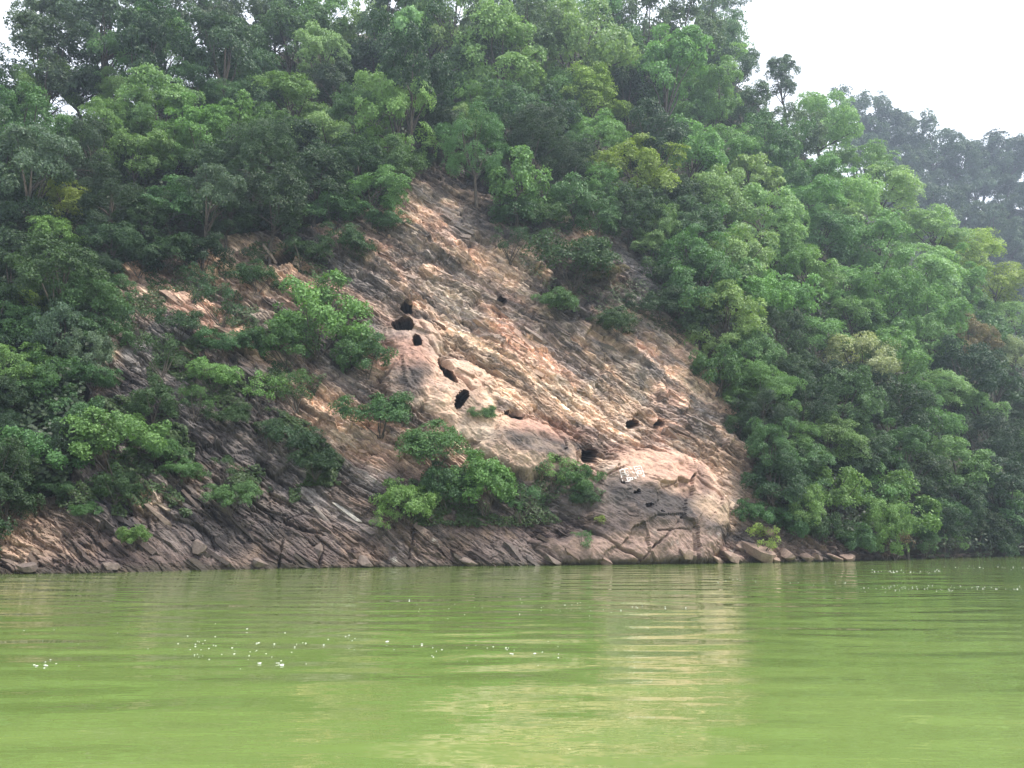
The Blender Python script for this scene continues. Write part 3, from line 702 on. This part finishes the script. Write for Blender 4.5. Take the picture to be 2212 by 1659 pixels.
T(1915, 420, 150, 'layered', 'bright', 'pale tree on the edge of the near spur, below its upper end')
T(2020, 500, 150, 'layered', 'bright', 'bright tree halfway down the edge of the near spur')
T(2090, 545, 150, 'layered', 'yellow', 'glowing yellow-green tree on the spur edge near the right border')
T(2140, 620, 150, 'layered', 'yellow', 'lower glowing yellow-green tree on the spur edge')
T(2185, 690, 130, 'layered', 'bright', 'bright tree at the right border below the glowing yellow-green pair')
T(2190, 770, 130, 'droop', 'pale', 'pinkish white tinged tree cut by the right border')
T(2080, 735, 130, 'round', 'rusty', 'rust-tinged tree left of the pinkish one')
T(1860, 775, 170, 'droop', 'pale', 'whitish blossoming tree in the middle of the right forest')
T(1640, 480, 170, 'round', 'bright', 'bright round tree in the upper right forest above the rock shoulder')
T(1490, 340, 170, 'round', 'fresh', 'hazy fresh green tree right of the leaning yellow-tinged tree')
T(1620, 630, 170, 'round', 'fresh', 'large fresh tree with grey lit leaves beside the right end of the rock')
T(1745, 590, 150, 'layered', 'fresh', 'flat layered light tree in the middle of the right slope')
T(1760, 730, 130, 'layered', 'fresh', 'fan-shaped layered tree left of the whitish blossoming tree')
T(1980, 600, 180, 'layered', 'bright', 'wide pale layered tree inside the right slope')
T(1900, 540, 170, 'round', 'fresh', 'hazy round tree left of the wide pale layered tree')
T(1800, 960, 150, 'layered', 'fresh', 'vine-hung tree below the whitish blossoming tree')
T(1790, 1060, 150, 'shrub', 'fresh', 'leafy bright shrub above the right waterline', 'shrubs along the right shore')
T(1880, 1080, 150, 'shrub', 'fresh', 'tallest leafy shrub above the right waterline', 'shrubs along the right shore')
T(2070, 1010, 160, 'round', 'fresh', 'round tree with lit left side over the right water')
T(2040, 850, 130, 'layered', 'bright', 'light green tree on the lower right slope right of the blossoming tree')
T(2110, 880, 120, 'layered', 'fresh', 'fresh tree near the right border on the lower slope')
T(1400, 535, 95, 'flat_shrub', 'bright', 'bright flat bush alone on dark rock under the leaning tree')
T(1690, 560, 140, 'round', 'fresh', 'fresh round tree above the fan-shaped one')
# the bushes on the rock
T(690, 690, 210, 'shrub', 'fresh', 'largest bush on the cliff, bright topped, left of the caves')
T(620, 740, 130, 'shrub', 'mid', 'left lower shoulder of bush beside the largest cliff bush')
T(790, 770, 120, 'shrub', 'mid', 'dark bush between the largest cliff bush and the purple stained lobe')
T(715, 625, 110, 'sparse_shrub', 'mid', 'sparse upper bush behind the largest cliff bush')
T(640, 830, 100, 'sparse_shrub', 'mid', 'thin bush just under the largest cliff bush')
T(820, 895, 150, 'flat_shrub', 'mid', 'flat bush on a ledge below the purple stained lobe')
T(940, 965, 170, 'flat_shrub', 'mid', 'wide flat bush on the lower ledge under the diamond shaped cave')
T(1045, 1040, 165, 'shrub', 'fresh', 'bright rounded bush at the centre of the lower ledge')
T(960, 1050, 130, 'shrub', 'deep', 'dark bush left of the bright rounded bush on the lower ledge')
T(870, 1085, 125, 'shrub', 'fresh', 'bright bush hanging at the left end of the lower ledge')
T(820, 1120, 70, 'sparse_shrub', 'fresh', 'small spray of leaves hanging lowest at the left end of the ledge')
T(1190, 1010, 90, 'sparse_shrub', 'fresh', 'thin upright bush in front of the grey stained lobe')
T(1240, 1040, 90, 'shrub', 'mid', 'bush under the round cave left of the painted characters')
T(1255, 1075, 80, 'flat_shrub', 'deep', 'low dark bush below the bush by the round cave')
T(1040, 893, 62, 'flat_shrub', 'mid', 'little umbrella shaped sapling standing alone on bare rock')
T(1120, 1075, 90, 'sparse_shrub', 'mid', 'loose bush at the right end of the bright rounded bush')
T(1625, 1110, 80, 'shrub', 'mid', 'upper bush of the pair above the waterline boulders')
T(1640, 1160, 85, 'sparse_shrub', 'yellow', 'yellow-green lower bush drooping over the waterline boulders')
T(1235, 565, 190, 'flat_shrub', 'deep', 'wide dark bush on the upper right rock')
T(1200, 655, 105, 'flat_shrub', 'mid', 'hanging bush below the wide dark bush of the upper right rock')
T(1300, 590, 90, 'flat_shrub', 'rusty', 'rust-tinged bush at the right end of the wide dark bush')
T(1100, 520, 90, 'sparse_shrub', 'deep', 'sparse dark bush at the right rim of the rock top')
T(1110, 470, 130, 'flat_shrub', 'deep', 'dark bush overhanging the right rim of the rock top')
T(1180, 470, 120, 'flat_shrub', 'mid', 'mid green bush above the peach coloured rock patch')
T(460, 815, 110, 'flat_shrub', 'fresh', 'fresh green bush amid creepers of the left cliff')
T(250, 950, 190, 'shrub', 'fresh', 'broad-leaved bush low on the left cliff')
T(330, 970, 110, 'flat_shrub', 'mid', 'bush hanging right of the broad-leaved bush')
T(70, 985, 180, 'shrub', 'mid', 'big bush near the left edge above the pale waterside rock')
T(150, 900, 140, 'shrub', 'mid', 'bush above the big bush by the left edge')
T(40, 900, 130, 'shrub', 'deep', 'deep green bush at the left edge, above the big bush')
T(290, 1158, 62, 'shrub', 'fresh', 'small bright plant in dark rock just above the left water')
T(185, 1105, 60, 'flat_shrub', 'mid', 'small plant up and left from the bright one over the left water')
T(500, 1075, 110, 'flat_shrub', 'mid', 'flat dark bush in the black stained hollow of the lower left cliff')
T(555, 600, 110, 'flat_shrub', 'deep', 'flat dark bush left of the orange rock hollow')
T(480, 650, 110, 'sparse_shrub', 'deep', 'sparse bush on the upper left cliff strata')
T(420, 600, 90, 'sparse_shrub', 'deep', 'small dark bush under the upper left rim')
T(650, 540, 110, 'flat_shrub', 'deep', 'dark bush on the rim over the orange hollow')
T(240, 620, 90, 'flat_shrub', 'mid', 'light bush at the upper left end of the rock')
T(560, 835, 100, 'sparse_shrub', 'fresh', 'small leafy bush between the fresh green one and the largest cliff bush')
T(350, 760, 110, 'sparse_shrub', 'deep', 'dim bush in the middle of the left cliff')
T(1600, 920, 75, 'droop', 'deep', 'drooping shrub hiding the right edge of the bare rock')
T(1545, 800, 130, 'shrub', 'mid', 'bush overhanging the right shoulder of the rock')
T(1500, 700, 120, 'flat_shrub', 'deep', 'dark bush on the right shoulder above the overhanging one')
T(1250, 1165, 60, 'sparse_shrub', 'mid', 'weedy tuft on low rock left of the grey lobe')
T(1290, 1125, 45, 'sparse_shrub', 'yellow', 'tiny yellow-green sapling in a cleft left of the grey lobe')
T(480, 1005, 70, 'sparse_shrub', 'deep', 'small dark bush at the edge of the black stained rock')

for x, y, wq, kd, tn in ((300, 560, 110, 'flat_shrub', 'dark'), (370, 545, 120, 'flat_shrub', 'deep'), (440, 545, 100, 'shrub', 'dark'), (215, 720, 110, 'shrub', 'mid'), (300, 690, 90, 'sparse_shrub', 'deep'),
                         (390, 700, 100, 'flat_shrub', 'deep'), (470, 745, 110, 'flat_shrub', 'mid'), (540, 740, 90, 'flat_shrub', 'deep'), (420, 860, 90, 'sparse_shrub', 'mid'), (330, 870, 110, 'shrub', 'deep'),
                         (500, 900, 90, 'flat_shrub', 'deep'), (620, 950, 120, 'flat_shrub', 'dark'), (680, 1000, 100, 'flat_shrub', 'dark'), (580, 930, 80, 'sparse_shrub', 'deep'), (390, 1020, 90, 'flat_shrub', 'mid'),
                         (110, 1060, 90, 'flat_shrub', 'deep'), (250, 1050, 90, 'shrub', 'deep'), (740, 520, 110, 'flat_shrub', 'deep'), (830, 480, 90, 'flat_shrub', 'mid'), (200, 820, 100, 'flat_shrub', 'mid'),
                         (1330, 700, 110, 'flat_shrub', 'deep'), (1420, 660, 120, 'flat_shrub', 'dark'), (1440, 590, 110, 'shrub', 'deep'), (1590, 860, 90, 'flat_shrub', 'mid'), (900, 345, 70, 'flat_shrub', 'dark'), (1050, 380, 80, 'flat_shrub', 'dark')):
    T(x, y, wq, kd, tn)

# ------------------------------------------------------------------ the rest of the forest
SKY_LINE = [(-100, 0), (0, 0), (300, -40), (1500, -40), (1600, 120), (1700, 230), (1800, 260), (1860, 380), (1960, 480), (2060, 520), (2150, 610), (2212, 720), (2400, 850)]
sky_x = [p[0] for p in SKY_LINE]; sky_y = [p[1] for p in SKY_LINE]
RK = [(x / D2, y / D2) for x, y in ROCK]
FREE = [(0, 1080), (150, 1060), (185, 880), (200, 700), (280, 560), (420, 510), (640, 500), (850, 440), (880, 360), (1000, 350), (1080, 440), (1320, 520), (1480, 620), (1530, 780),
        (1630, 860), (1650, 1080), (1740, 1130), (1900, 1190), (2300, 1200), (2300, 1300), (0, 1300)]
taken = [(p['x'], p['y'], p['w']) for p in PLACED if not p['far']]
tries = 0; nfill = 0
while tries < 14000 and nfill < 215:
    tries += 1
    x = rng.uniform(-90, 2300); y = rng.uniform(-40, 1150)
    wpx = rng.uniform(115, 190) * (0.92 if y > 700 else 1.0)
    if y < np.interp(x, sky_x, sky_y) + wpx * 0.3: continue
    if y > np.interp(x * D2, UT, SHORE_V) / D2 - wpx * 0.55: continue
    if x < 60 and y < 150: continue
    if 1610 < x < 1720 and y < 230: continue
    if in_poly(np.array(x), np.array(y + wpx * 0.25), FREE) or in_poly(np.array(x), np.array(y), FREE): continue
    tx = np.array(taken); dd = np.hypot(tx[:, 0] - x, (tx[:, 1] - y) * 1.15)
    if np.any(dd < (0.21 if y < 160 else 0.24) * (tx[:, 2] + wpx)): continue
    if x < 700 and y > 330: pal = ['dark', 'dark', 'deep', 'mid', 'greygreen']  # palettes by region put haze brightness and dark shaded gaps into leaf colour
    elif y < 130: pal = ['greygreen', 'deep', 'greygreen'] if x < 650 else ['greygreen', 'mid', 'bright', 'fresh']
    elif x > 1500 and y < 700: pal = ['mid', 'fresh', 'bright', 'fresh', 'bright']
    elif x > 1500: pal = ['deep', 'dark', 'fresh', 'mid', 'dark']
    else: pal = ['mid', 'dark', 'fresh', 'deep', 'fresh']
    tone = pal[rng.integers(len(pal))]
    kinds = ['open', 'open', 'round'] if y < 130 else ['round', 'layered', 'dense', 'layered', 'droop', 'fine', 'fine', 'bigleaf', 'open']
    T(x, y, wpx, kinds[rng.integers(len(kinds))], tone, ratio=float(rng.uniform(0.85, 1.25))); taken.append((x, y, wpx)); nfill += 1
# low growth over the right waterline
for x, y, wq, tn in ((1700, 1130, 90, 'mid'), (1770, 1140, 100, 'deep'), (1840, 1165, 90, 'mid'), (1960, 1130, 120, 'deep'), (2030, 1110, 120, 'mid'), (2060, 1170, 80, 'fresh'),
                     (2130, 1120, 130, 'mid'), (2200, 1130, 120, 'deep'), (1930, 1180, 80, 'rusty'), (1990, 1180, 70, 'mid'), (2150, 1175, 90, 'deep'), (1720, 1060, 110, 'mid'), (1690, 1000, 110, 'deep')):
    T(x, y, wq, 'shrub' if wq > 85 else 'sparse_shrub', tn, None, 'shrubs along the right shore')
# trees of the far ridge
FARS = [(1800, 250), (1860, 265), (1905, 290), (1960, 300), (2010, 325), (2065, 350), (2125, 350), (2175, 345), (2225, 350), (2280, 380), (1870, 340), (1930, 360), (1990, 385), (2050, 420), (2110, 420), (2170, 425), (2225, 440),
        (1960, 430), (2020, 470), (2085, 490), (2150, 500), (2205, 520), (2150, 560), (2195, 580), (2230, 620), (2180, 650), (2235, 700), (2330, 420), (2330, 520)]
for x, y in FARS:
    T(x, y, float(rng.uniform(105, 140)), ['open', 'round', 'dense'][rng.integers(3)], ['greygreen', 'dark', 'deep'][rng.integers(3)], None, None, True)

# ------------------------------------------------------------------ what nobody could count: undergrowth and creepers
def leaf_scatter(name, P, nrm, leaf, tone_rgb, per=1):
    n = len(P); r = rng
    ln = unit(nrm + r.normal(0, 0.5, (n, 3)) + [0, 0, 0.5]); ax = unit(np.cross(ln, r.normal(size=(n, 3)))); bx = np.cross(ln, ax)
    ls = leaf * r.uniform(0.6, 1.4, n)[:, None]
    q = np.stack([P - ax * ls * .5, P + bx * ls * .34, P + ax * ls * .55, P - bx * ls * .34], 1).reshape(-1, 3)
    o = link(name, mesh_np(name, q, np.arange(n * 4).reshape(n, 4), M_LEAF, False, flt=np.repeat(np.clip(r.normal(.5, .2, n), 0, 1), 4)), kind='stuff')
    o.color = (*tone_rgb, 1); return o

def scatter_uv(n, poly=None, dens=None):
    U = []; Vv = []
    while sum(len(a) for a in U) < n:
        if poly is not None:
            xs = [p[0] for p in poly]; ys = [p[1] for p in poly]
            x = rng.uniform(min(xs), max(xs), n); y = rng.uniform(min(ys), max(ys), n); k = in_poly(x, y, poly)
        else:
            x = rng.uniform(-120, 2330, n); y = rng.uniform(60, 1215, n)
            k = ~in_poly(x, y, FREE) & (y / 1.0 > np.interp(x * D2, UT, CREST_V) / D2) & (y < np.interp(x * D2, UT, SHORE_V) / D2 - 3)
        u, v = x[k] * D2, y[k] * D2
        if dens is not None:
            P = base(u, v); kk = fbm(P * dens[0], 3, dens[1]) > dens[2]; u, v = u[kk], v[kk]
        U.append(u); Vv.append(v)
    return np.concatenate(U)[:n], np.concatenate(Vv)[:n]

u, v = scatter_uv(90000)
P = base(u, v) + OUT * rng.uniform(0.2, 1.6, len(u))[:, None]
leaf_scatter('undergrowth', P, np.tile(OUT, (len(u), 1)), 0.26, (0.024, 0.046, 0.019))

MATS = [([(570, 890), (660, 900), (745, 990), (720, 1045), (640, 1040), (590, 970)], 9000, -0.15), ([(300, 700), (560, 700), (620, 850), (480, 900), (330, 880)], 10000, -0.02),
        ([(200, 560), (420, 560), (560, 660), (560, 760), (260, 740)], 7000, 0.08), ([(190, 860), (420, 860), (420, 1010), (300, 1030), (180, 1010)], 8000, -0.1),
        ([(430, 530), (850, 440), (860, 560), (640, 590), (460, 600)], 7000, 0.1), ([(1060, 420), (1330, 520), (1500, 660), (1520, 800), (1400, 700), (1150, 640)], 9000, 0.02),
        ([(760, 1020), (1160, 1000), (1290, 1080), (1240, 1130), (900, 1140)], 9000, 0.0), ([(0, 1040), (250, 1020), (420, 1080), (300, 1120), (0, 1080)], 4000, 0.0),
        ([(560, 780), (720, 800), (640, 900), (540, 860)], 2500, 0.0), ([(1480, 640), (1640, 860), (1660, 1090), (1620, 1000), (1570, 860)], 3500, -0.05), ([(1660, 1060), (1900, 1180), (2230, 1195), (2230, 1215), (1850, 1200), (1650, 1120)], 6000, 0.0),
        ([(300, 1020), (700, 1000), (800, 1100), (400, 1120)], 2500, 0.14)]
PS = []
for poly, n, th_ in MATS:
    u, v = scatter_uv(n, poly, (0.55, 71, th_)); _, Qm, _, _ = rock_fields(u, v)
    clump_h = 0.12 + 0.45 * np.clip(fbm(Qm * 0.8, 2, 72) + 0.3, 0, 1)
    PS.append(Qm + OUT * (clump_h * rng.uniform(0, 1, len(u)))[:, None])
P = np.concatenate(PS)
leaf_scatter('creeper_ground_cover', P, np.tile(OUT, (len(P), 1)), 0.13, (0.048, 0.085, 0.03))

# ------------------------------------------------------------------ boulders at the waterline: loose blocks, each a thing
def boulder_mesh(seed):
    r = np.random.default_rng(seed); import bmesh
    bm = bmesh.new()
    for _ in range(16):
        d = unit(r.normal(size=3)); bm.verts.new(tuple(d * r.uniform(.8, 1.05) * [0.55, 0.5, 0.42]))
    bmesh.ops.convex_hull(bm, input=bm.verts)
    me = bpy.data.meshes.new('boulder'); bm.to_mesh(me); bm.free(); me.materials.append(M_BLOCK); return me
BM = [boulder_mesh(300 + k) for k in range(6)]
BL = [(1640, 1197, 95, 40, 'largest wedge-shaped boulder at the waterline under the drooping bush'), (1575, 1203, 50, 26, 'small pinkish block left of the wedge-shaped boulder'),
      (1600, 1185, 52, 30, 'tilted slab block leaning on the left of the wedge-shaped boulder'), (1698, 1200, 38, 26, 'blocky stone right of the wedge-shaped boulder'),
      (1740, 1205, 34, 22, 'upright stone standing out at the waterline, second right of the wedge boulder'), (1762, 1206, 30, 20, 'rounded stone last in the row right of the wedge boulder'),
      (1670, 1210, 40, 14, 'flat stone half under water before the wedge-shaped boulder'), (1545, 1210, 40, 16, 'low dark stone at the foot of the pale lobe'),
      (690, 1195, 42, 50, 'upright split block by the dark cleft at the left waterline'), (430, 1185, 36, 40, 'squat block by the left waterline, left of the split one'),
      (1800, 1208, 50, 16, 'long dark slab dipping into the water on the right'), (1655, 1150, 30, 26, 'square pale block wedged behind the drooping bush'),
      (60, 1228, 46, 24, 'cracked stone at the far left waterline'), (240, 1224, 40, 22, 'stone at the end of the pale left ledge, by the water'), (560, 1218, 44, 22, 'low stone under the black stained hollow'),
      (790, 1216, 48, 22, 'low stone right of the dark cleft at the left waterline'), (1010, 1216, 44, 18, 'stone under the bright rounded ledge bush, at the waterline'), (1190, 1212, 50, 18, 'flat stone left of the foot of the pale lobe'),
      (1830, 1206, 36, 16, 'small dark stone beyond the long dipping slab'), (1480, 1196, 38, 30, 'block in the cleft at the foot of the pale lobe')]
bu = np.array([b[0] * D2 for b in BL]); bv = np.array([b[1] * D2 for b in BL]); _, _, bc, _ = rock_fields(bu, bv)
for k, (x, y, wd, ht, lab) in enumerate(BL):
    o = link('boulder', BM[k % 6]); p = on_cliff(x * D2, y * D2); _, _, dep = project(np.array(p)); m = D2 * float(dep) / FPX
    o.location = p + Vector(OUT) * 0.15; o.scale = (wd * m, (wd + ht) * .6 * m, ht * 1.25 * m); o.rotation_euler = (random.gauss(0, .12), random.uniform(.1, .5), random.uniform(-.4, .6))
    o.color = (0.27, 0.20, 0.165, 1) if x > 1400 else (0.16, 0.13, 0.115, 1)
    o['label'] = lab; o['category'] = 'boulder'; o['group'] = 'boulders at the waterline'

# ------------------------------------------------------------------ foam on the water
def water_pt(x, y):
    xc, yd, zd = ray_dirs(x * D2, y * D2); k = -CAM_H / zd; return Vector((float(xc * k), float(yd * k), 0.004)), float(k)
def blob_geo(p, rx, ry, r):
    n = 7; V = [(p.x + rx * math.cos(2 * math.pi * i / n) * r.uniform(.7, 1.2), p.y + ry * math.sin(2 * math.pi * i / n) * r.uniform(.7, 1.2), p.z) for i in range(n)]
    V2 = [(p.x + (x - p.x) * .6, p.y + (y - p.y) * .6, p.z + min(rx, .02) * .3) for x, y, z in V]
    Fc = [(i, (i + 1) % n, n + (i + 1) % n, n + i) for i in range(n)] + [(n, n + 1, n + 2, n + 3), (n, n + 3, n + 4, n + 5), (n, n + 5, n + 6, n + 6)]
    return V + V2, Fc[:-1]
parts = []; rr_ = random.Random(4)
for x0, x1, y0, y1, n, sz in ((375, 640, 1365, 1440, 60, 2.6), (640, 770, 1365, 1405, 18, 2.4), (840, 1210, 1382, 1424, 30, 2.6), (60, 200, 1425, 1445, 9, 2.6), (1880, 2035, 1231, 1240, 60, 1.5), (1855, 2060, 1262, 1280, 70, 1.6),
                              (2060, 2212, 1266, 1274, 35, 1.5), (880, 1290, 1296, 1336, 45, 1.4), (1220, 1570, 1306, 1322, 22, 2.0), (1700, 1850, 1255, 1265, 14, 1.3), (1550, 1640, 1248, 1262, 14, 1.3), (2030, 2212, 1222, 1230, 30, 1.3),
                              (20, 320, 1330, 1420, 10, 1.6), (330, 1200, 1400, 1460, 8, 1.8)):
    for _ in range(int(n * 0.7)):
        x = rr_.uniform(x0, x1); y = rr_.gauss((y0 + y1) / 2, (y1 - y0) / 4); p, k = water_pt(x, y)
        a = sz * rr_.uniform(.3, .85) * D2 * k / FPX; parts.append(blob_geo(p, a, a * rr_.uniform(.9, 2.2), rr_))
V, Fc = joinq(parts); link('foam', mesh_np('foam', V, Fc, M_FOAM), kind='stuff')
for x, y, a, lab in ((612, 1438, 9, 'largest white foam patch floating on the green water'), (600, 1434, 5, 'small foam patch touching the largest foam patch'), (98, 1439, 7, 'white foam patch floating near the left border'),
                     (78, 1440, 6, 'foam patch left of the one near the left border'), (838, 1387, 7, 'thin foam streak alone below the middle of the cliff'), (1105, 1414, 6, 'foam patch below the lower ledge bush, on open water'),
                     (1155, 1413, 5, 'right end foam patch of the central foam row'), (560, 1434, 6, 'foam patch left of the largest foam patch')):
    p, k = water_pt(x, y); V = []; Fc = []; prt = []
    for _ in range(3):
        q = p + Vector((rr_.uniform(-.6, .6), rr_.uniform(-.8, .8), 0)) * (a * D2 * k / FPX * .7); q.z = 0.006 + 0.002 * _
        rad = a * .45 * D2 * k / FPX; prt.append(blob_geo(q, rad, rad * 1.1, rr_))
    V, Fc = joinq(prt); o = link('foam_patch', mesh_np('foam_patch', V, Fc, M_FOAM))
    o['label'] = lab; o['category'] = 'foam'; o['group'] = 'foam patches on the water'

# ------------------------------------------------------------------ labels for the rest, told by tone, form and the nearest thing one can find
MARKS = [('the top of the bare rock', 950, 380), ('the caves', 900, 730), ('the largest cliff bush', 690, 700), ('the whitish blossoming tree', 1860, 775), ('the lone jutting tree', 1690, 165),
         ('the yellow-green domed tree', 1285, 215), ('the fresh green bush amid creepers', 460, 815), ('the black stained hollow', 510, 1030), ('the orange rock hollow', 620, 600), ('the peach rock patch', 1255, 520), ('the leaning yellow-tinged tree', 1370, 375), ('the glowing yellow-green pair', 2115, 585), ('the pinkish tinged tree', 2190, 770),
         ('the bright tree of the dark left forest', 345, 255), ('the yellow-green layered left tree', 130, 435), ('the two pale top crowns', 860, 85), ('the waterline boulders', 1650, 1195),
         ('the arching bright crown', 700, 300), ('the largest pale crown', 1235, 110), ('the right shoulder of the rock', 1560, 830), ('the corner tree', 95, 115), ('the tallest shore shrub', 1880, 1080),
         ('the big left edge bush', 70, 985), ('the flat rim tree', 805, 415), ('the wide pale layered tree', 1980, 600), ('the bright round right tree', 1640, 480)]
ORD = ['nearest', 'second', 'third', 'fourth', 'fifth', 'sixth', 'seventh', 'eighth', 'ninth', 'tenth', 'eleventh', 'twelfth']
bucket = {}
for p in PLACED:
    if p['label']:
        p['o']['label'] = p['label']; continue
    if p['far']:
        key = ('far', p['tone'], p['kind'])
        p['d'] = p['x']
    else:
        m = min(MARKS, key=lambda q: math.hypot(q[1] - p['x'], q[2] - p['y'])); dx, dy = p['x'] - m[1], p['y'] - m[2]
        vert = 'above' if dy < -25 else ('below' if dy > 25 else 'level with'); hor = 'and left of' if dx < -60 else ('and right of' if dx > 60 else '')
        if vert == 'level with' and hor: rel = hor[4:]
        else: rel = (vert + ' ' + hor).strip()
        key = (p['tone'], p['kind'], rel, m[0]); p['d'] = math.hypot(dx, dy)
    bucket.setdefault(key, []).append(p)
for key, lst in bucket.items():
    lst.sort(key=lambda p: p['d'])
    for i, p in enumerate(lst):
        noun = 'shrub' if p['shrub'] else 'tree'
        if p['far']:
            n = '' if len(lst) == 1 else ', %s from its upper end' % ORD[i]
            p['o']['label'] = 'hazy %s %s tree on the far ridge%s' % (WORD[p['tone']], FORM[p['kind']], n)
        else:
            n = '' if len(lst) == 1 else ORD[i] + ' '
            p['o']['label'] = ' '.join(('%s%s %s %s %s %s' % (n, WORD[p['tone']], FORM[p['kind']], noun, key[2], key[3])).split()[:16])

# ------------------------------------------------------------------ the hazy air
HZ0, HZ1 = (-420, -190, -6), (520, 480, 190)
V = [(x, y, z) for x in (HZ0[0], HZ1[0]) for y in (HZ0[1], HZ1[1]) for z in (HZ0[2], HZ1[2])]
Fc = [(0, 1, 3, 2), (4, 6, 7, 5), (0, 4, 5, 1), (2, 3, 7, 6), (0, 2, 6, 4), (1, 5, 7, 3)]
m, t, o = new_mat('haze_air'); pv = N(t, 'ShaderNodeVolumePrincipled')
pv.inputs['Density'].default_value = 0.0008; pv.inputs['Color'].default_value = (0.68, 0.81, 1.0, 1); pv.inputs['Anisotropy'].default_value = 0.35
t.links.new(pv.outputs[0], o.inputs['Volume'])
link('haze', mesh_np('haze', V, Fc, m), kind='stuff')
print('plants', len(PLACED), max(len(p['o']['label'].split()) for p in PLACED))
import collections
print([k for k, n in collections.Counter(o['label'] for o in SC.objects if o.get('label')).items() if n > 1])
